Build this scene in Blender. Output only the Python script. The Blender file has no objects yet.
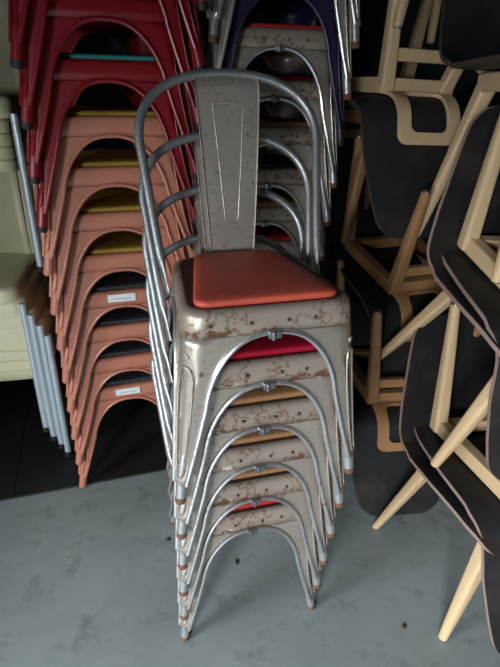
import bpy, bmesh, math, random
from mathutils import Vector, Matrix
random.seed(7)
R = math.radians
scene = bpy.context.scene
COL = scene.collection

# ------------------------------------------------------------------ helpers
class MB:
    """collects surfaces and builds ONE mesh object"""
    def __init__(s): s.v = []; s.f = []; s.m = []
    def add(s, verts, faces, mi=0):
        o = len(s.v); s.v += [tuple(p) for p in verts]
        for f in faces: s.f.append(tuple(i + o for i in f)); s.m.append(mi)
    def grid(s, rows, closed=False, mi=0, flip=False):
        nr, nc = len(rows), len(rows[0]); fs = []
        for i in range(nr - 1):
            for j in range(nc if closed else nc - 1):
                a, b = i*nc + j, i*nc + (j+1) % nc
                q = (a, b, b+nc, a+nc)
                fs.append(q[::-1] if flip else q)
        s.add([p for r in rows for p in r], fs, mi)
    def tube(s, pts, r, n=10, mi=0, flat=None):
        pts = [Vector(p) for p in pts]
        rr = r if isinstance(r, (list, tuple)) else [r]*len(pts)
        rows = []; t0 = (pts[1]-pts[0]).normalized()
        up = Vector((0, 0, 1)) if abs(t0.z) < .9 else Vector((0, 1, 0))
        nrm = (up - t0*up.dot(t0)).normalized()
        for i, p in enumerate(pts):
            if i == 0: t = t0
            elif i == len(pts)-1: t = (pts[i]-pts[i-1]).normalized()
            else: t = ((pts[i+1]-pts[i]).normalized() + (pts[i]-pts[i-1]).normalized()).normalized()
            nrm = (nrm - t*nrm.dot(t)).normalized(); bn = t.cross(nrm)
            fl = flat[i] if flat else 1
            rows.append([p + (nrm*math.cos(2*math.pi*k/n) + bn*math.sin(2*math.pi*k/n)*fl)*rr[i] for k in range(n)])
        s.grid(rows, True, mi)
        for e, row in ((0, rows[0]), (1, rows[-1])):
            o = list(range(n)); s.add(row, [tuple(o[::-1]) if e == 0 else tuple(o)], mi)
    def box(s, c, h, mi=0, M=None, top=1.0):
        """half sizes h; top scales the +z face"""
        vs = []
        for z in (-1, 1):
            k = top if z > 0 else 1
            for x, y in ((-1,-1),(1,-1),(1,1),(-1,1)): vs.append(Vector((x*h[0]*k, y*h[1]*k, z*h[2])))
        if M: vs = [M @ p for p in vs]
        vs = [p + Vector(c) for p in vs]
        s.add(vs, [(3,2,1,0),(4,5,6,7),(0,1,5,4),(1,2,6,5),(2,3,7,6),(3,0,4,7)], mi)
    def build(s, name, mats, parent=None, smooth=True, bevel=0, solid=0, weld=True, angle=40, sub=0):
        me = bpy.data.meshes.new(name); me.from_pydata(s.v, [], s.f)
        for m in (mats if isinstance(mats, (list, tuple)) else [mats]): me.materials.append(m)
        for p, mi in zip(me.polygons, s.m): p.material_index = mi
        bm = bmesh.new(); bm.from_mesh(me)
        if weld: bmesh.ops.remove_doubles(bm, verts=bm.verts, dist=1e-5)
        bmesh.ops.recalc_face_normals(bm, faces=bm.faces)
        bm.to_mesh(me); bm.free()
        if smooth:
            me.polygons.foreach_set('use_smooth', [True]*len(me.polygons))
            me.set_sharp_from_angle(angle=R(angle))
        o = bpy.data.objects.new(name, me); COL.objects.link(o)
        if solid:
            md = o.modifiers.new('thick', 'SOLIDIFY'); md.thickness = solid; md.offset = -1
        if sub:
            md = o.modifiers.new('sub', 'SUBSURF'); md.levels = sub; md.render_levels = sub
        if bevel:
            md = o.modifiers.new('bev', 'BEVEL'); md.width = bevel; md.segments = 2; md.limit_method = 'ANGLE'; md.angle_limit = R(40)
        if parent: o.parent = parent
        return o

def empty(name, label, cat, group=None):
    o = bpy.data.objects.new(name, None); COL.objects.link(o); o.empty_display_size = .1
    o['label'] = label; o['category'] = cat
    if group: o['group'] = group
    return o
def tag(o, label, cat, group=None):
    o['label'] = label; o['category'] = cat
    if group: o['group'] = group
def structure(o): o['kind'] = 'structure'; return o
def copy_tree(o, parent=None):
    c = o.copy(); COL.objects.link(c)
    if parent: c.parent = parent
    for ch in list(o.children): copy_tree(ch, c)
    return c
def lerp(a, b, t): return a + (b-a)*t
def crom(P, n=8):
    P = [Vector(p) for p in P]; out = []
    Q = [P[0]*2-P[1]] + P + [P[-1]*2-P[-2]]
    for i in range(1, len(Q)-2):
        for k in range(n):
            t = k/n; a, b, c, d = Q[i-1], Q[i], Q[i+1], Q[i+2]
            out.append(.5*((2*b) + (c-a)*t + (2*a-5*b+4*c-d)*t*t + (3*b-a-3*c+d)*t**3))
    out.append(P[-1]); return out

# ------------------------------------------------------------------ materials
def new_mat(name):
    m = bpy.data.materials.new(name); m.use_nodes = True
    nt = m.node_tree; b = nt.nodes['Principled BSDF']
    return m, nt, b
def noise(nt, scale, detail=6, rough=.6, co='Object', rnd=True, stretch=None):
    tc = nt.nodes.new('ShaderNodeTexCoord'); src = tc.outputs[co]
    mp = nt.nodes.new('ShaderNodeMapping'); nt.links.new(src, mp.inputs['Vector'])
    if rnd:
        oi = nt.nodes.new('ShaderNodeObjectInfo'); mu = nt.nodes.new('ShaderNodeMath'); mu.operation = 'MULTIPLY'; mu.inputs[1].default_value = 17
        nt.links.new(oi.outputs['Random'], mu.inputs[0]); nt.links.new(mu.outputs[0], mp.inputs['Location'])
    if stretch: mp.inputs['Scale'].default_value = stretch
    n = nt.nodes.new('ShaderNodeTexNoise'); n.inputs['Scale'].default_value = scale
    n.inputs['Detail'].default_value = detail; n.inputs['Roughness'].default_value = rough
    nt.links.new(mp.outputs[0], n.inputs['Vector'])
    return n.outputs['Fac']
def ramp(nt, fac, stops):
    r = nt.nodes.new('ShaderNodeValToRGB'); e = r.color_ramp.elements
    while len(e) < len(stops): e.new(.5)
    for k, (p, c) in enumerate(stops):
        e[k].position = p; e[k].color = (c if isinstance(c, tuple) else (c, c, c)) + (1,)
    nt.links.new(fac, r.inputs['Fac']); return r.outputs['Color']
def mix(nt, fac, a, b):
    m = nt.nodes.new('ShaderNodeMix'); m.data_type = 'RGBA'
    if isinstance(fac, float): m.inputs[0].default_value = fac
    else: nt.links.new(fac, m.inputs[0])
    for i, c in ((6, a), (7, b)):
        if isinstance(c, tuple): m.inputs[i].default_value = c + (1,)
        else: nt.links.new(c, m.inputs[i])
    return m.outputs[2]
def math_(nt, op, a, b=0.0):
    m = nt.nodes.new('ShaderNodeMath'); m.operation = op
    for i, c in ((0, a), (1, b)):
        if isinstance(c, (int, float)): m.inputs[i].default_value = c
        else: nt.links.new(c, m.inputs[i])
    return m.outputs[0]
def bump(nt, b, fac, s=.2, d=.001):
    n = nt.nodes.new('ShaderNodeBump'); n.inputs['Strength'].default_value = s; n.inputs['Distance'].default_value = d
    nt.links.new(fac, n.inputs['Height']); nt.links.new(n.outputs[0], b.inputs['Normal'])
def plain(name, c, rough=.5, metal=0., spec=.5, vary=.15):
    m, nt, b = new_mat(name)
    f = noise(nt, 14)
    col = mix(nt, f, tuple(x*(1-vary) for x in c), tuple(min(1, x*(1+vary)) for x in c))
    nt.links.new(col, b.inputs['Base Color'])
    b.inputs['Roughness'].default_value = rough; b.inputs['Metallic'].default_value = metal
    b.inputs['Specular IOR Level'].default_value = spec
    return m
def rusty(name, c, rust, rough, metal, amount, seam=True):
    m, nt, b = new_mat(name)
    n1 = noise(nt, 42, 9, .72); n2 = noise(nt, 7, 4, .5)
    f = math_(nt, 'ADD', n1, math_(nt, 'MULTIPLY', n2, .55))
    if seam:   # rust creeps along the folded seam under the seat
        tc = nt.nodes.new('ShaderNodeTexCoord'); sx = nt.nodes.new('ShaderNodeSeparateXYZ')
        nt.links.new(tc.outputs['Object'], sx.inputs[0])
        d = math_(nt, 'ABSOLUTE', math_(nt, 'SUBTRACT', sx.outputs['Z'], .392))
        g = math_(nt, 'MAXIMUM', math_(nt, 'SUBTRACT', .13, math_(nt, 'MULTIPLY', d, 7.)), 0.)
        f = math_(nt, 'ADD', f, g)
    n3 = noise(nt, 24, 4, .6); n4 = noise(nt, 9, 3, .5)
    line = math_(nt, 'LESS_THAN', math_(nt, 'ABSOLUTE', math_(nt, 'SUBTRACT', n3, .5)), .019)
    lowf = math_(nt, 'GREATER_THAN', n4, .47)
    squig = math_(nt, 'MULTIPLY', math_(nt, 'MULTIPLY', line, lowf), .8 if seam else .35)
    msk = ramp(nt, f, [(.0, 0.), (amount, 0.), (min(.999, amount+.05), 1.)])
    sc = nt.nodes.new('ShaderNodeSeparateColor'); nt.links.new(msk, sc.inputs[0]); fac = math_(nt, 'MAXIMUM', sc.outputs[0], squig)
    var = noise(nt, 5, 5); base = mix(nt, var, tuple(x*.78 for x in c), tuple(x*1.18 for x in c))
    fine = noise(nt, 160, 3); rc = mix(nt, fine, tuple(x*.6 for x in rust), tuple(x*1.5 for x in rust))
    nt.links.new(mix(nt, fac, base, rc), b.inputs['Base Color'])
    r = math_(nt, 'ADD', rough, math_(nt, 'MULTIPLY', fac, .35)); nt.links.new(r, b.inputs['Roughness'])
    nt.links.new(math_(nt, 'MULTIPLY', math_(nt, 'SUBTRACT', 1., fac), metal), b.inputs['Metallic'])
    bump(nt, b, n1, .12, .0008)
    return m
def wood(name, c1, c2, rough=.5, scale=3., stretch=(9, 9, 1)):
    m, nt, b = new_mat(name)
    n = noise(nt, scale*4, 8, .65, stretch=stretch); n2 = noise(nt, 3, 3)
    col = mix(nt, n, c1, c2); col = mix(nt, math_(nt, 'MULTIPLY', n2, .35), col, tuple(x*.55 for x in c1))
    nt.links.new(col, b.inputs['Base Color']); b.inputs['Roughness'].default_value = rough
    bump(nt, b, n, .1, .0006)
    return m
RUST = (.13, .05, .022)
M = {}
M['panel'] = rusty('worn_grey_sheet_steel', (.45, .375, .31), RUST, .40, .45, .93)
M['pan_top'] = rusty('dark_worn_seat_top', (.06, .05, .043), (.10, .045, .022), .42, .4, .80, False)
M['steel_leg'] = rusty('bare_steel_foot', (.50, .51, .52), RUST, .36, .75, .94, False)
M['leg'] = rusty('worn_steel_leg', (.53, .465, .405), RUST, .32, .65, .93, False)
M['tube'] = rusty('steel_tube', (.38, .395, .41), RUST, .42, .78, 1.03, False)
M['bead'] = rusty('bright_steel_bead', (.62, .63, .64), RUST, .3, .85, .98, False)
M['splat'] = rusty('grey_sheet_back', (.39, .35, .31), RUST, .42, .45, .93, False)
M['glide'] = plain('rusty_foot_cap', (.15, .065, .035), .75)
M['clip'] = plain('galvanised_clip', (.25, .26, .27), .35, .8)
M['rivet'] = plain('dark_rivet', (.10, .085, .075), .5, .6)
M['salmon'] = plain('salmon_gloss_paint', (.475, .182, .118), .36, vary=.10)
M['red'] = plain('crimson_gloss_paint', (.24, .009, .016), .33, vary=.15)
M['purple'] = plain('dark_violet_paint', (.018, .015, .055), .4)
M['black_cap'] = plain('black_rubber', (.012, .012, .013), .6)
def vinyl(name, c, rough=.5):
    m, nt, b = new_mat(name)
    n = noise(nt, 9, 7, .7); n2 = noise(nt, 60, 4)
    dark = ramp(nt, n, [(0., 0.), (.52, 0.), (.78, .75)])
    sc = nt.nodes.new('ShaderNodeSeparateColor'); nt.links.new(dark, sc.inputs[0])
    nt.links.new(mix(nt, sc.outputs[0], c, tuple(x*.45 for x in c)), b.inputs['Base Color'])
    b.inputs['Roughness'].default_value = rough; bump(nt, b, n2, .12, .0006)
    return m
M['pad_orange'] = vinyl('worn_orange_red_vinyl', (.68, .115, .07))
M['pad_crimson'] = vinyl('crimson_vinyl', (.42, .006, .03))
M['pad_tan'] = vinyl('tan_wooden_pad', (.36, .19, .085))
M['pad_yellow'] = vinyl('mustard_vinyl', (.36, .24, .035))
M['pad_navy'] = vinyl('dark_slate_vinyl', (.025, .032, .04))
M['pad_teal'] = vinyl('turquoise_vinyl', (.05, .33, .30))
M['pad_red'] = vinyl('red_vinyl', (.50, .03, .025))
M['shell'] = None
def shell_mat():
    m, nt, b = new_mat('black_stained_plywood')
    g = noise(nt, 10, 8, .7, stretch=(14, 1.2, 1.2)); w = noise(nt, 6, 6, .65)
    base = mix(nt, g, (.007, .007, .0075), (.021, .021, .022))
    k = ramp(nt, w, [(0., 0.), (.50, 0.), (.78, .55)]); sc = nt.nodes.new('ShaderNodeSeparateColor'); nt.links.new(k, sc.inputs[0])
    nt.links.new(mix(nt, sc.outputs[0], base, (.075, .05, .036)), b.inputs['Base Color'])
    b.inputs['Roughness'].default_value = .55; b.inputs['Specular IOR Level'].default_value = .26; bump(nt, b, g, .1, .0005)
    return m
M['shell'] = shell_mat()
M['ply_edge'] = wood('bare_plywood_edge', (.34, .22, .18), (.24, .17, .15), .6, 6, (1, 1, 30))
M['beech'] = wood('pale_beech', (.68, .50, .30), (.52, .35, .19), .45)
M['brown_beech'] = wood('dark_brown_beech', (.40, .215, .095), (.24, .12, .05), .5)
M['dark_edge'] = wood('dark_plywood_edge', (.075, .055, .045), (.04, .03, .027), .6, 6, (1, 1, 30))
M['cream'] = plain('cream_plastic', (.70, .67, .44), .32, vary=.06)
M['pale_steel'] = plain('pale_coated_tube', (.55, .64, .70), .3, .35, vary=.06)
M['mat'] = None
def sticker():
    m, nt, b = new_mat('printed_paper')
    tc = nt.nodes.new('ShaderNodeTexCoord'); sx = nt.nodes.new('ShaderNodeSeparateXYZ'); nt.links.new(tc.outputs['Generated'], sx.inputs[0])
    a = math_(nt, 'LESS_THAN', math_(nt, 'ABSOLUTE', math_(nt, 'SUBTRACT', sx.outputs['Z'], .38)), .05)
    c = math_(nt, 'LESS_THAN', math_(nt, 'ABSOLUTE', math_(nt, 'SUBTRACT', sx.outputs['X'], .5)), .33)
    nt.links.new(mix(nt, math_(nt, 'MULTIPLY', a, c), (.72, .74, .76), (.3, .31, .33)), b.inputs['Base Color'])
    return m
M['paper'] = sticker()

# ------------------------------------------------------------------ pressed metal chair
SEATZ = .4378; SEAM = .388
def corners(z, sp):
    t = (SEATZ - z)/SEATZ
    hwf, hwb = lerp(.177, sp[0], t), lerp(.152, sp[1], t)
    yf, yb = lerp(-.172, sp[2], t), lerp(.172, sp[3], t)
    return [(-hwf, yf), (hwf, yf), (hwb, yb), (-hwb, yb)]
def corner_r(z, i): return lerp(.017, .045 if i < 2 else .055, (z/SEATZ))
NA = 8
def arc(z, i, sp, inset=0.):
    """rounded corner i (0 front-left, counter-clockwise) at height z"""
    C = [Vector((a, b, 0)) for a, b in corners(z, sp)]
    p, a, b = C[i], C[i-1], C[(i+1) % 4]
    r = corner_r(z, i); u, w = (a-p).normalized(), (b-p).normalized()
    ang = math.acos(max(-1, min(1, u.dot(w)))); d = r/math.tan(ang/2)
    cen = p + (u+w).normalized()*(r/math.sin(ang/2))
    s, e = p+u*d-cen, p+w*d-cen; out = []
    tot = s.angle(e); ax = s.cross(e).normalized()
    for k in range(NA+1):
        q = Matrix.Rotation(tot*k/NA, 3, ax) @ s
        out.append(cen + q*((r-inset)/r) + Vector((0, 0, z)))
    return out
def loop(z, sp, inset=0., n=6):
    A = [arc(z, i, sp, inset) for i in range(4)]; out = []
    for i in range(4):
        out += A[i]; a, b = A[i][-1], A[(i+1) % 4][0]
        out += [a.lerp(b, k/n) for k in range(1, n)]
    return out
P1 = .87
def arch_z(p):
    p = abs(p)
    if p <= P1: return .235 + (SEAM-.235)*(1-(p/P1)**2.5)**(1/2.2)
    return lerp(.235, .055, ((p-P1)/(1-P1))**1.0)
PS = [1, .965, .935, .905, .88, P1, .865, .85, .825, .79, .74, .67, .58, .47, .35, .23, .11, 0]
NR = 16
def side_pt(i, p, z, sp):
    """point on side i (between corner i and i+1), p from -1 to 1"""
    a, b = arc(z, i, sp)[-1], arc(z, (i+1) % 4, sp)[0]
    return a.lerp(b, (p+1)/2)
def leg_mesh(i, sp, emboss=True):
    mb = MB(); cols = []
    for p in PS[::-1]: cols.append(('s', (i-1) % 4, p))          # side before corner i, from centre (p=0) to +1
    for k in range(1, NA): cols.append(('c', i, k))
    for p in PS: cols.append(('s', i, -p))
    rows = [[] for _ in range(NR+1)]
    for kind, s, q in cols:
        zl = arch_z(q) if kind == 's' else .05
        for r in range(NR+1):
            t = r/NR; z = lerp(SEAM, zl, t)
            if kind == 's': P = side_pt(s, q, z, sp)
            else:
                P = arc(z, s, sp)[q]
                if emboss:
                    c0 = abs(q-NA/2)/(NA/2)
                    e = max(0, 1-(abs(z-.20)/.125)**4)*max(0, 1-(c0/.72)**4)
                    cx = corners(z, sp)[s]; inn = Vector((-cx[0], -cx[1], 0)).normalized()
                    P = P + inn*(.008*min(1, e*2.2))
            rows[r].append(P)
    mb.grid(rows)
    # rolled outline of the long pressed recess, and the rivet above it
    def on(z, c):
        A = arc(z, i, sp, -.0006); k = (c+1)/2*NA; a = min(NA-1, int(k)); return A[a].lerp(A[a+1], k-a)
    ring = []
    for k in range(48):
        t = 2*math.pi*k/48; zz = .198 + .128*math.copysign(abs(math.sin(t))**.75, math.sin(t))
        ring.append(on(zz, .66*math.copysign(abs(math.cos(t))**.6, math.cos(t))))
    ring.append(ring[0]); mb.tube(ring, .0024, 6)
    p = on(.347, 0); n = Vector((p.x, p.y, 0)).normalized(); mb.tube([p - n*.002, p + n*.002, p + n*.0028], [.0075, .0075, .005], 10)
    return mb
def foot_axis(i, sp, z):
    C = corners(z, sp); r = corner_r(z, i)
    P = Vector((C[i][0], C[i][1], 0)); inn = Vector((-P.x, -P.y, 0)); inn = Vector((math.copysign(1, inn.x), math.copysign(1, inn.y), 0)).normalized()
    return P + inn*(r*1.05) + Vector((0, 0, z))
def superarch(w, h, n=2.4, m=24):
    out = []
    for k in range(m+1):
        t = math.pi*k/m; c, s = math.cos(t), math.sin(t)
        out.append((-w*math.copysign(abs(c)**(2/n), c), h*abs(s)**(2/n)))
    return out
def metal_chair(kind, mats, pad, label, group, sp=(.2125, .19, -.199, .272), scale=1.0, wide=.2077, details=True):
    root = empty('metal_chair', label, 'chair', group)
    S = Matrix.Scale(scale, 4)
    def fin(o):
        if scale != 1: o.data.transform(S)
        return o
    # seat pan with folded skirt
    mb = MB(); rows = []
    for z, ins in ((SEAM-.003, 0), (SEATZ-.030, 0), (SEATZ-.012, .0005), (SEATZ-.005, .003), (SEATZ-.001, .008), (SEATZ, .014)):
        rows.append(loop(z, sp, 0) if ins == 0 else [Vector((p.x*(1-ins/.17), p.y*(1-ins/.17), z)) for p in loop(z, sp)])
    mb.grid(rows, True)
    inner = [[Vector((p.x*k, p.y*k, SEATZ - d)) for p in rows[-1]] for k, d in ((1, 0), (.94, .001), (.8, .003), (.4, .004))]
    mb.grid(inner, True, 1)
    mb.add(inner[-1], [tuple(range(len(inner[-1])))], 1)
    fin(mb.build('seat', [mats['panel'], mats['top']], root, solid=.0022))
    # pad
    mb = MB(); base = []
    hw, hb, yf, yb, r = .152, .100, -.147, .155, .035
    pts = [(-hw, yf, r), (hw, yf, r), (hb, yb, .03), (-hb, yb, .03)]
    for i in range(4):
        p = Vector(pts[i][:2]); a = Vector(pts[i-1][:2]); b = Vector(pts[(i+1) % 4][:2]); rr = pts[i][2]
        s, e = p+(a-p).normalized()*rr, p+(b-p).normalized()*rr
        for k in range(9):
            t = k/8; base.append((s*(1-t)**2 + p*2*t*(1-t) + e*t*t))
        n2 = Vector(pts[(i+1) % 4][:2]); rr2 = pts[(i+1) % 4][2]; s2 = n2+(p-n2).normalized()*rr2
        for k in range(1, 5): base.append(e.lerp(s2, k/5))
    prof = [(.985, -.003), (1.0, .002), (1.0, .006), (.988, .0095), (.96, .0115), (.85, .013), (.6, .0145), (.25, .015)]
    rws = [[(p.x*k, p.y*k, SEATZ+dz) for p in base] for k, dz in prof]
    mb.grid(rws, True); mb.add(rws[-1], [tuple(range(len(base)))])
    fin(mb.build('seat_pad', [pad], root))
    # legs
    for i in range(4):
        lg = fin(leg_mesh(i, sp, True).build('leg', [mats['leg']], root, solid=.002, angle=60))
        f = MB(); fr = .0125 if details else .0150; f.tube([foot_axis(i, sp, z) for z in (.125, .095, .06, .014)], [.006, fr*.95, fr, fr*.98], 12)
        fin(f.build('foot_tube', [mats['foot']], lg))
        f = MB(); f.tube([foot_axis(i, sp, z) for z in (.016, .004, 0)], [fr+.0003, fr, fr-.0025], 12)
        fin(f.build('foot_cap', [mats['cap']], lg))
    # rolled rims of the four arches
    for i in range(4):
        f = MB(); path = []
        for p in [-q for q in PS] + PS[::-1][1:]:
            P = side_pt(i, p, arch_z(p), sp); n = [(0, -1), (1, 0), (0, 1), (-1, 0)][i]
            path.append(P + Vector((n[0], n[1], 0))*.002)
        f.tube(path, .0058 if i == 0 else .005, 8)
        fin(f.build('arch_rim', [mats['bead']], root))
    if details:
        f = MB(); y0 = side_pt(0, 0, SEAM, sp).y
        f.box((0, y0-.006, SEAM-.002), (.013, .007, .008)); f.tube([(-.004, y0-.014, SEAM-.012), (-.004, y0-.014, SEAM+.006)], .0045, 8)
        fin(f.build('clip', [M['clip']], root, bevel=.0015))
        for x in (-.125, -.045, .03, .085):
            f = MB(); f.tube([(x, -.1725-.0005, .410), (x, -.1775, .410)], [.0042, .0032], 8)
            fin(f.build('rivet', [M['rivet']], root))
    else:
        f = MB(); y0 = side_pt(0, 0, SEAM, sp).y
        f.box((0, y0-.003, SEAM+.001), (.0015, .006, .006)); fin(f.build('rim_weld', [mats['bead']], root))
    # back hoop
    top, zs = .8375, .45
    w = wide
    def hoop_c(x, z):   # y of the hoop plane
        t = max(0, (z-.40)/(top-.40)); return lerp(yb0, .2456, t**.9)
    yb0 = .045 if details else .178
    wb = .178 if details else .142
    left = []
    for k in range(9):
        t = k/8; z = lerp(.395, .70, t); left.append(Vector((-lerp(wb, w, t**.9), hoop_c(0, z), z)))
    archp = [Vector((x, hoop_c(0, .70+h), .70+h)) for x, h in superarch(w, top-.70, 2.35, 28)]
    right = [Vector((-p.x, p.y, p.z)) for p in left[::-1]]
    path = left[:-1] + archp + right[1:]
    rad = [.0103]*len(path); fl = [1]*len(path)
    for e in (0, 1): rad[e] = rad[-1-e] = .011; fl[e] = fl[-1-e] = .35
    f = MB(); f.tube(path, rad, 12, flat=fl)
    fin(f.build('back_hoop', [mats['tube']], root))
    if not details: return root
    # back splat, one pressed sheet with a raised outline
    def sy(z): 
        t = (z-SEATZ)/(top-SEATZ); return lerp(.176, .243, t) - .008*math.sin(math.pi*t)
    f = MB(); rws = []
    zs_ = [SEATZ-.012] + [lerp(SEATZ, top-.008, k/16) for k in range(17)]
    for z in zs_:
        t = max(0, (z-SEATZ)/(top-SEATZ)); hw = lerp(.055, .078, t)
        if z > top-.02: hw -= .004*(z-(top-.02))/.012
        rws.append([(hw*u, sy(z)+.006*(1-abs(u)**8)*0 - (.006 if abs(u) == 1 else 0), z) for u in (-1, -.97, -.9, -.5, 0, .5, .9, .97, 1)])
    f.grid(rws)
    sp_o = fin(f.build('back_splat', [mats['splat']], root, solid=.002))
    f = MB(); out = []
    for k in range(8): t = k/7; z = lerp(.775, .53, t); out.append((-lerp(.036, .017, t), sy(z)-.0008, z))
    for k in range(1, 8): a = math.pi*k/8; z = .53-.02*math.sin(a); out.append((-.017*math.cos(a), sy(z)-.0008, z))
    for k in range(8): t = k/7; z = lerp(.53, .775, t); out.append((lerp(.017, .036, t), sy(z)-.0008, z))
    out += [(lerp(.036, -.036, k/4), sy(.775)-.0008, .775+.003*(1-abs(k/2-1))) for k in range(1, 5)]
    f.tube(out, .0024, 6)
    fin(f.build('raised_outline', [mats['splat']], sp_o))
    return root
def set_pad(root, mat):
    for c in root.children:
        if c.name.split('.')[0] == 'seat_pad':
            c.material_slots[0].link = 'OBJECT'; c.material_slots[0].material = mat
def pose_stack(root, q, k, jit=0.):
    X, Y, yaw, sx, sy, sz = q
    c, s = math.cos(R(yaw)), math.sin(R(yaw)); x, y = k*sx + random.uniform(-jit, jit), -k*sy + random.uniform(-jit, jit)
    root.location = (X + c*x - s*y, Y + s*x + c*y, k*sz + root.get('z0', 0)); root.rotation_euler = (0, 0, R(yaw) + random.uniform(-jit, jit)*2)

silver = dict(panel=M['panel'], top=M['pan_top'], leg=M['leg'], foot=M['steel_leg'], bead=M['bead'], tube=M['tube'], splat=M['splat'], cap=M['glide'])
silver_proto = metal_chair('silver', silver, M['pad_orange'], '', 'rusty metal chairs in the front stack')
def paint(m): return dict(panel=m, top=m, leg=m, foot=m, bead=m, tube=m, splat=m, cap=M['black_cap'])

# front stack of six
QF = (-.031, 1.1427, 15.66, 0., .0222, .1308)
front = [
 ('pad_red', 'rusty silver metal chair standing on the floor at the bottom of the front stack'),
 ('pad_tan', 'rusty silver metal chair with tan pad, second from the floor in the front stack'),
 ('pad_tan', 'rusty silver metal chair with tan pad, third from the floor in the front stack'),
 ('pad_tan', 'rusty silver metal chair with tan pad, third from the top of the front stack'),
 ('pad_crimson', 'rusty silver metal chair with crimson pad directly under the top chair of the front stack'),
 ('pad_orange', 'silver metal chair with worn orange-red seat pad, on top of the front stack')]
for k, (pad, lab) in enumerate(front):
    c = silver_proto if k == 5 else copy_tree(silver_proto)
    c['label'] = lab; c['group'] = 'rusty metal chairs in the front stack'
    set_pad(c, M[pad]); pose_stack(c, QF, k)

MATZ = .008
# dark stack behind the front stack
QB = (-.027, 1.982, 13.3, .0005, .0218, .1297)
purple_proto = metal_chair('violet', paint(M['purple']), M['pad_navy'], '', '')
ords = ['', 'second', 'third', 'fourth', 'fifth', 'sixth', 'seventh', 'eighth', 'ninth', 'tenth', 'eleventh', 'twelfth', 'thirteenth']
bpads = {4: 'pad_red', 5: 'pad_tan', 6: 'pad_navy', 7: 'pad_tan', 8: 'pad_crimson', 9: 'pad_red'}
for k in range(13):
    c = purple_proto if k == 10 else copy_tree(silver_proto)
    c['group'] = 'metal chairs in the dark stack behind the front stack'
    c['label'] = ('dark violet metal chair high in the shaded stack behind the front chairs' if k == 10 else
                  'rusty grey metal chair at the bottom of the shaded stack behind the front chairs' if k == 0 else
                  f'rusty grey metal chair with red pad, {ords[k]} from the floor in the shaded stack behind' if bpads.get(k) in ('pad_red', 'pad_crimson') else
                  f'rusty grey metal chair, {ords[k]} from the floor in the shaded stack behind the front chairs')
    c['z0'] = MATZ
    for ch in list(c.children):
        if ch.name.split('.')[0] == 'back_splat' and (k or 1):
            for g in list(ch.children): bpy.data.objects.remove(g)
            bpy.data.objects.remove(ch)
    set_pad(c, M[bpads.get(k, 'pad_navy')]); pose_stack(c, QB, k, .002)

# salmon and red stack
QS = (-.5059, 1.751, 17.64, .0033, .0192, .135)
SPW = (.236, .205, -.199, .272)
sal = metal_chair('salmon', paint(M['salmon']) | dict(cap=M['salmon']), M['pad_yellow'], '', '', SPW, .986, .168, False)
red = metal_chair('red', paint(M['red']), M['pad_teal'], '', '', SPW, .986, .168, False)
spads = ['pad_navy']*4 + ['pad_yellow']*4 + ['pad_teal', 'pad_navy', 'pad_red', 'pad_navy', 'pad_navy']
names = {0: 'salmon metal chair with paper sticker on its apron at the bottom of the coloured stack',
         3: 'salmon metal chair with a paper sticker and slate pad halfway up the coloured stack',
         7: 'topmost salmon metal chair with mustard pad right below the red chairs',
         8: 'lowest red metal chair with turquoise pad resting on the salmon chairs'}
words = ['', 'second', 'third', 'fourth', 'fifth', 'sixth', 'seventh']
for k in range(13):
    p = sal if k < 8 else red
    c = p if k in (7, 12) else copy_tree(p)
    c['group'] = 'salmon metal chairs in the left stack' if k < 8 else 'red metal chairs on top of the left stack'
    c['label'] = names.get(k) or (f'salmon metal chair with slate pad, {words[k]} from the floor in the coloured stack' if k < 4 else
                                  f'salmon metal chair with mustard pad, {words[k]} from the floor in the coloured stack' if k < 8 else
                                  f'crimson metal chair, {words[k-8]} of the red ones counted up from the salmon chairs')
    c['z0'] = MATZ
    set_pad(c, M[spads[k]]); pose_stack(c, QS, k, .002)
    if k in (0, 3):
        f = MB(); f.box((-.005, -.1735, .4115), (.045, .0006, .0135))
        o = f.build('paper_sticker', [M['paper']], c, smooth=False); o['label'] = 'white printed paper sticker'

# ------------------------------------------------------------------ black plywood chairs
WH = .46
PROF = crom([(0, -.238, .418), (0, -.222, .440), (0, -.19, .453), (0, -.10, .457), (0, .03, .452), (0, .12, .450), (0, .172, .458), (0, .207, .485), (0, .224, .53), (0, .243, .61), (0, .272, .72), (0, .305, .835)], 6)
SL = [0.]
for a, b in zip(PROF, PROF[1:]): SL.append(SL[-1] + (b-a).length)
TOT = SL[-1]
def prof(s):
    s = max(0, min(TOT, s))
    for i in range(len(SL)-1):
        if s <= SL[i+1] + 1e-9:
            t = (s-SL[i])/(SL[i+1]-SL[i]); T = (PROF[min(i+2, len(SL)-1)] - PROF[max(0, i-1)]).normalized()
            return PROF[i].lerp(PROF[i+1], t), T
def half_w(s):
    u = s/TOT
    K = [(0, .195), (.12, .212), (.3, .216), (.45, .214), (.55, .208), (.7, .196), (.85, .172), (1, .142)]
    for (a, x), (b, y) in zip(K, K[1:]):
        if u <= b + 1e-9: t = (u-a)/(b-a); return lerp(x, y, t)
def shell_pt(s, u, off=0.):
    """u in -1..1 across; off along the normal (positive = sitting side)"""
    P, T = prof(s); N = Vector((0, -T.z, T.y))
    w = half_w(s)
    for d, r in ((s, .05), (TOT-s, .065)):
        if d < r: w = w - r + math.sqrt(max(0, r*r-(r-d)**2))
    dish = (.010 if s/TOT < .45 else .018)*abs(u)**2.5*math.sin(math.pi*min(1, max(.0, s/TOT)))
    return Vector((w*u, P.y, P.z)) + N*(off+dish)
TH = .012
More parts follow.
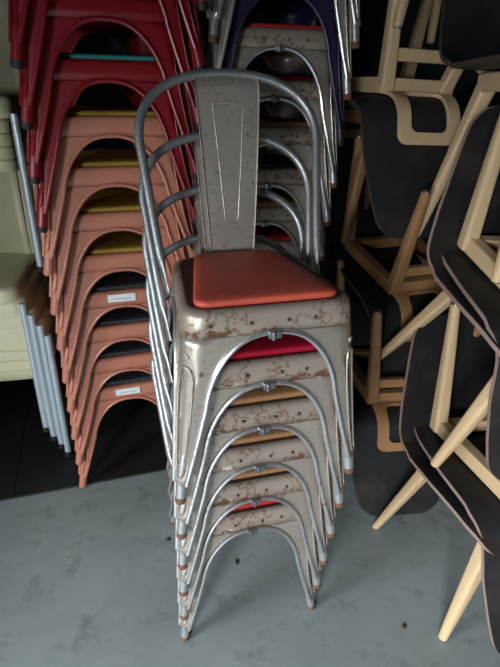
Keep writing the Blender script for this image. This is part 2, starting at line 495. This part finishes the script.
def wood_chair_proto():
    root = empty('plywood_chair', '', 'chair')
    ns, nu = 56, 14
    def sgrid(off): 
        S = [TOT*(.5-.5*math.cos(math.pi*i/ns)) for i in range(ns+1)]
        return [[shell_pt(s, -1+2*j/nu, off) for j in range(nu+1)] for s in S]
    mb = MB(); A, B = sgrid(0), sgrid(-TH)
    mb.grid(A, mi=0); mb.grid(B, mi=0, flip=True)
    ringA = A[0] + [r[-1] for r in A[1:-1]] + A[-1][::-1] + [r[0] for r in A[1:-1]][::-1]
    ringB = B[0] + [r[-1] for r in B[1:-1]] + B[-1][::-1] + [r[0] for r in B[1:-1]][::-1]
    mb.grid([ringA, ringB], True, 1)
    sh = mb.build('shell', [M['shell'], M['ply_edge']], root, angle=35)
    # bent brace behind the seat, a rounded loop that follows the shell
    s0, s1 = TOT*.425, TOT*.675
    def rr(x0, x1, a0, a1, r, n=6):
        out = []
        for cx, ca, st in ((x1-r, a0+r, -90), (x1-r, a1-r, 0), (x0+r, a1-r, 90), (x0+r, a0+r, 180)):
            for k in range(n+1):
                t = R(st+90*k/n); out.append((cx+r*math.cos(t), ca+r*math.sin(t)))
        full = []
        for i, p in enumerate(out):
            q = out[(i+1) % len(out)]; d = math.hypot(q[0]-p[0], q[1]-p[1]); m = max(1, int(d/.02))
            for k in range(6 if (i+1) % (n+1) == 0 else 1):
                t = k/(6 if (i+1) % (n+1) == 0 else 1); full.append((lerp(p[0], q[0], t), lerp(p[1], q[1], t)))
        return full
    ou = rr(-.097, .097, s0, s1, .03); inn = rr(-.058, .058, s0+.055, s1-.034, .022)
    def at(p, off): 
        P, T = prof(p[1]); N = Vector((0, -T.z, T.y)); return Vector((p[0]*(1.06+.22*max(0, (s0+.09-p[1])/.09)**2), P.y, P.z)) + N*off
    mb = MB(); o1, o2 = -TH-.0005, -TH-.0125
    ro1, ri1, ro2, ri2 = [[at(p, o) for p in L] for L, o in ((ou, o1), (inn, o1), (ou, o2), (inn, o2))]
    mb.grid([ro1, ri1, ri2, ro2, ro1], True)
    mb.build('brace', [M['beech']], root, bevel=.002)
    # rails under the seat
    for s in (-1, 1):
        mb = MB(); mb.box((0, 0, .415), (.018, .168, .022), M=Matrix.Rotation(s*.10, 3, 'Z')); 
        mb.v = [(x + s*.122, y - .020, z) for x, y, z in mb.v]; mb.build('side_rail', [M['beech']], root, bevel=.004)
    mb = MB(); mb.box((0, -.165, .417), (.116, .016, .020)); mb.build('cross_rail', [M['beech']], root, bevel=.004)
    mb = MB(); mb.box((0, .128, .414), (.092, .016, .020)); mb.build('cross_rail', [M['beech']], root, bevel=.004)
    mb = MB(); mb.box((0, .158, .335), (.112, .011, .017)); mb.build('stretcher', [M['beech']], root, bevel=.004)
    # tapered legs
    for sx in (-1, 1):
        for fr in (1, 0):
            top = Vector((sx*.138, -.175, .434)) if fr else Vector((sx*.098, .125, .434))
            bot = Vector((sx*.188, -.166, .0)) if fr else Vector((sx*.185, .262, .0))
            mb = MB(); rows = []
            for k in range(13):
                t = k/12; P = top.lerp(bot, t); a = lerp(.0225, .0135, t); rd = lerp(.25, .95, t)
                row = []
                for j in range(20):
                    an = 2*math.pi*j/20; c, s = math.cos(an), math.sin(an); n = lerp(7, 2.0, t)
                    q = (abs(c)**n + abs(s)**n)**(-1/n)
                    row.append(P + Vector((a*q*c, a*q*s, 0)))
                rows.append(row)
            mb.grid(rows, True); mb.add(rows[0], [tuple(range(20))]); mb.add(rows[-1], [tuple(range(20))])
            lg = mb.build('leg', [M['beech']], root, bevel=.002)
            f = MB(); d = (top-bot).normalized(); f.tube([bot + d*.001, bot - Vector((0, 0, .004))], [.010, .009], 10)
            f.build('glide', [M['clip']], lg)
    return root
wproto = wood_chair_proto()
def place_wood(root, p, yaw, pitch, roll, inv, label, group):
    root['label'] = label; root['group'] = group
    M0 = Matrix.Translation(Vector(p)) @ Matrix.Rotation(R(yaw), 4, 'Z') @ Matrix.Rotation(R(roll), 4, 'Y') @ Matrix.Rotation(R(pitch), 4, 'X')
    if inv: M0 = M0 @ Matrix.Rotation(math.pi, 4, 'X')
    root.matrix_world = M0 @ Matrix.Translation((0, 0, -WH))
GW, GM = 'plywood chairs in the right stack', 'plywood chairs in the middle stack'
WOOD = [
 ((.734, 1.14, .463), 15.5, 0, 0, 0, 'upright black plywood chair whose pale sunlit front leg stands on the floor', GW),
 ((.768, 1.13, .479), 10, 0, 1, 1, 'upside-down black plywood chair with back hanging low in the bottom right corner', GW),
 ((.724, 1.199, .99), 14.4, 15.5, 1.6, 0, 'upright black plywood chair tilted forward, standing on the lower pair of the right stack', GW),
 ((.75, 1.205, 1.003), 7, 14.5, 2, 1, 'upside-down black plywood chair with worn brown underside, at the right edge', GW),
 ((.70, 1.285, 1.54), 9, -2, -2.5, 0, 'black plywood chair at the upper right corner whose seat is above eye level', GW),
 ((.54, 1.67, .42), 6, 2.5, -.5, 1, 'upside-down black plywood chair whose back hangs to the floor beside the front metal stack', GM),
 ((.557, 1.79, .84), 16.1, 14, -1.6, 1, 'upside-down black plywood chair with a leg reaching forward halfway up the middle stack', GM),
 ((.45, 2.0, 1.425), 22, 1, 0, 0, 'upright black plywood chair in the top pair of the middle stack, foot at rail', GM),
 ((.450, 1.818, 1.428), 15.5, 0, 1.5, 1, 'upside-down black plywood chair with pale brace and hanging back at top of middle stack', GM),
 ((.518, 1.79, 2.077), 15, 0, 0, 0, 'plywood chair above the middle stack showing only a pale leg end', GM)]
def darken(root, brown_wood):
    """darker shell edges, and on some chairs browner legs and rails"""
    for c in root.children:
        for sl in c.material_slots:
            if sl.material == M['ply_edge']: sl.link = 'OBJECT'; sl.material = M['dark_edge']
            elif sl.material == M['beech'] and brown_wood: sl.link = 'OBJECT'; sl.material = M['brown_beech']
for i, w in enumerate(WOOD):
    r = wproto if i == len(WOOD)-1 else copy_tree(wproto)
    place_wood(r, *w)
    if i in (4, 5, 6, 7, 8): darken(r, 4 < i < 8)  # darker shell edges on these chairs, browner wood low in the middle stack

# ------------------------------------------------------------------ cream plastic chairs at the left edge
def cream_proto():
    root = empty('plastic_chair', '', 'chair', 'cream plastic chairs in the left corner stack')
    mb = MB(); hw, yf, yb = .25, -.22, .26
    def ring(z, g, r=.05):
        out = []
        for cx, cy, st in ((hw+g-r, yf-g+r, -90), (hw+g-r, yb+g-r, 0), (-hw-g+r, yb+g-r, 90), (-hw-g+r, yf-g+r, 180)):
            for k in range(7): t = R(st+15*k); out.append((cx+r*math.cos(t), cy+r*math.sin(t), z))
        return out
    rows = [ring(z, g) for k in range(4) for z, g in ((.375+.045*k, .000), (.413+.045*k, -.003), (.417+.045*k, -.010))] + [ring(.556, -.010), ring(.560, .020), ring(.56, .0215), ring(.618, .019), ring(.629, .013), ring(.634, .002), ring(.634, -.03)]
    mb.grid(rows, True)
    last = rows[-1]; mb.grid([last, [(x*.6, y*.6, .627) for x, y, z in last]], True); mb.add([(x*.6, y*.6, .627) for x, y, z in last], [tuple(range(len(last)))])
    seat = mb.build('seat_shell', [M['cream']], root, solid=.004, angle=50)
    mb = MB(); rows = []
    for k in range(15):
        t = k/14; z = lerp(.60, 1.20, t); w = lerp(.25, .225, t); y = .245+.10*t*t + .02*t
        if t > .85: w -= .05*((t-.85)/.15)**2
        rows.append([(w*u, y - .05*abs(u)**3, z) for u in [-1+2*j/12 for j in range(13)]])
    mb.grid(rows); mb.build('backrest', [M['cream']], root, solid=.006)
    for sx in (-1, 1):
        for y0, y1 in ((-.236, -.258), (.25, .32)):
            mb = MB(); mb.tube([(sx*.279, y0, .575), (sx*.281, lerp(y0, y1, .5), .3), (sx*.284, y1, .02)], .0142, 12)
            lg = mb.build('leg', [M['pale_steel']], root)
            f = MB(); f.tube([(sx*.282, y1, .024), (sx*.282, y1, 0)], .0152, 12); f.build('foot_cap', [M['black_cap']], lg)
    return root
cp = cream_proto()
YC = 12
feet = [((-.78, 1.698, MATZ), 'cream plastic chair with pale tube legs at the bottom of the left corner stack'),
        ((-.80, 1.695, .053), 'cream plastic chair, second from the floor in the left corner stack'),
        ((-.825, 1.69, .098), 'cream plastic chair, next below the top seat of the left corner stack'),
        ((-.85, 1.69, .143), 'cream plastic chair with the visible seat and backrest in the left corner stack'),
        ((-.84, 1.88, .785), 'cream plastic chair on top of the stack, showing one leg at upper left')]
for i, (P, lab) in enumerate(feet):
    r = cp if i == 4 else copy_tree(cp)
    r['label'] = lab
    off = Matrix.Rotation(R(YC), 3, 'Z') @ Vector((.282, -.258, 0))
    r.location = Vector(P) - off; r.rotation_euler = (0, 0, R(YC))

# ------------------------------------------------------------------ floor mats, debris
M['mat'] = plain('black_rubber_mat', (.010, .010, .0105), .55, vary=.3)
def mat_slab(x0, x1, lab):
    f = MB(); f.box(((x0+x1)/2, .6, MATZ/2-.0005), ((x1-x0)/2, .6, MATZ/2))
    o = f.build('floor_mat', [M['mat']], None, smooth=False, bevel=.002)
    a = math.atan2(.1377, .433); o.location = (-.957, 1.427, 0); o.rotation_euler = (0, 0, a)
    tag(o, lab, 'mat', 'black floor mats under the rear stacks')
mat_slab(-1.2, .049, 'black rubber floor mat under the cream chairs in the left corner')
mat_slab(.052, 1.28, 'black rubber floor mat under the salmon chairs')
M['leaf'] = plain('dry_brown_leaf', (.09, .04, .02), .8)
M['soot'] = plain('dark_grit', (.02, .018, .016), .8)
def debris(x, y, s, m, lab, n):
    f = MB(); rnd = random.Random(n); rows = []
    for k, (sc, z) in enumerate(((1, .0005), (.8, .0035), (.3, .005))):
        rows.append([(s*sc*(1+.3*rnd.uniform(-1, 1))*math.cos(t), s*.6*sc*(1+.3*rnd.uniform(-1, 1))*math.sin(t), z) for t in [2*math.pi*j/9 for j in range(9)]])
    f.grid(rows, True); f.add(rows[0], [tuple(range(9))]); f.add(rows[-1], [tuple(range(9))])
    o = f.build('floor_debris', [m]); o.location = (x, y, 0); o.rotation_euler = (0, 0, n); tag(o, lab, 'debris'); o['kind'] = 'thing'
debris(.49, .962, .011, M['leaf'], 'curled brown leaf scrap on the floor near the pale chair leg', 1)
debris(-.027, 1.178, .011, M['soot'], 'dark scrap on the floor under the arch of the lowest front chair', 2)
debris(-.278, 1.264, .009, M['soot'], 'dark scrap on the floor left of the front stack', 3)

# ------------------------------------------------------------------ room
def floor_mat():
    m, nt, b = new_mat('painted_concrete')
    n1 = noise(nt, 2.2, 8, .62, rnd=False); n2 = noise(nt, 30, 6, .7, rnd=False); n3 = noise(nt, 9, 8, .7, rnd=False)
    base = ramp(nt, n1, [(.25, (.17, .20, .203)), (.5, (.225, .258, .26)), (.75, (.29, .32, .32))])
    st = ramp(nt, n3, [(0., 0.), (.53, 0.), (.72, .75)]); sc = nt.nodes.new('ShaderNodeSeparateColor'); nt.links.new(st, sc.inputs[0])
    base = mix(nt, sc.outputs[0], base, (.11, .115, .105))
    dots = ramp(nt, n2, [(0., 0.), (.665, 0.), (.72, .85)]); sd = nt.nodes.new('ShaderNodeSeparateColor'); nt.links.new(dots, sd.inputs[0])
    base = mix(nt, sd.outputs[0], base, (.05, .045, .04))
    nt.links.new(base, b.inputs['Base Color']); b.inputs['Roughness'].default_value = .55
    bump(nt, b, n3, .08, .001)
    return m
M['floor'] = floor_mat()
M['wall'] = plain('dark_charcoal_wall', (.018, .019, .021), .8)
M['olive'] = plain('dull_olive_wall', (.16, .17, .14), .6)
def slab(name, c, h, m):
    f = MB(); f.box(c, h); return structure(f.build(name, [m], None, smooth=False))
slab('floor', (-.6, .0, -.05), (4.2, 3.8, .05), M['floor'])
slab('wall_back', (0, 3.55, 1.4), (2.6, .05, 1.5), M['wall'])
f = MB(); f.box((-2.1, 1.75, 1.4), (.05, 1.8, 1.5)); f.box((-2.1, -.95, 2.31), (.05, 1.0, .59)); f.box((-2.1, -1.75, .87), (.05, .2, .87))  # unseen left wall; header and jamb placed to shade stack tops and left floor
structure(f.build('wall_left', [M['wall']], None, smooth=False))
slab('wall_right', (2.45, .6, 1.4), (.05, 3.0, 1.5), M['wall'])
f = MB(); f.box((0, -1.9, 2.185), (2.6, .05, .715)); f.box((-1.8, -1.9, .9), (.35, .05, .9)); f.box((2.0, -1.9, .9), (.6, .05, .9))  # unseen front wall; its low header is shaped to keep the stack tops dark
structure(f.build('wall_front', [M['wall']], None, smooth=False))
slab('ceiling', (0, .6, 2.9), (2.6, 3.1, .05), M['wall'])

# ------------------------------------------------------------------ camera
F, H, PIT, ROL = 497.816, 1.47108, R(26.6334), R(1.2986)
fw = Vector((0, math.cos(PIT), -math.sin(PIT))); rt = Vector((1, 0, 0)); up = rt.cross(fw)
r2 = rt*math.cos(ROL) + up*math.sin(ROL); u2 = -rt*math.sin(ROL) + up*math.cos(ROL)
cam = bpy.data.cameras.new('camera'); co = bpy.data.objects.new('camera', cam); COL.objects.link(co)
cam.sensor_fit = 'HORIZONTAL'; cam.sensor_width = 36; cam.lens = F/500*36; cam.clip_start = .01
co.matrix_world = Matrix(((r2.x, u2.x, -fw.x, 0), (r2.y, u2.y, -fw.y, 0), (r2.z, u2.z, -fw.z, H), (0, 0, 0, 1)))
scene.camera = co

# ------------------------------------------------------------------ daylight from the left doorway, plus an added front fill
def area(name, loc, target, sx, sy, e, col, spread=180):
    l = bpy.data.lights.new(name, 'AREA'); l.shape = 'RECTANGLE'; l.size = sx; l.size_y = sy; l.energy = e; l.color = col; l.spread = R(spread)
    o = bpy.data.objects.new(name, l); COL.objects.link(o); o.location = loc
    d = Vector(target) - Vector(loc); o.rotation_euler = d.to_track_quat('-Z', 'Y').to_euler(); return o
area('side_door_daylight', (-3.7, -1.9, 2.7), (.3, 1.1, .2), 2.2, 1.9, 520, (.88, .96, 1.0))
area('front_fill_light', (-2.0, -4.0, 1.9), (.1, 1.1, .6), 1.6, 1.7, 680, (.92, .97, 1.0))  # added fill lamp outside the unseen front opening, brightens the stack fronts
w = bpy.data.worlds.new('world'); scene.world = w; w.use_nodes = True
w.node_tree.nodes['Background'].inputs[0].default_value = (.62, .74, .85, 1); w.node_tree.nodes['Background'].inputs[1].default_value = .012
vs = scene.view_settings; vs.view_transform = 'Standard'; vs.look = 'None'; vs.gamma = 1; vs.use_curve_mapping = False; vs.exposure = 0
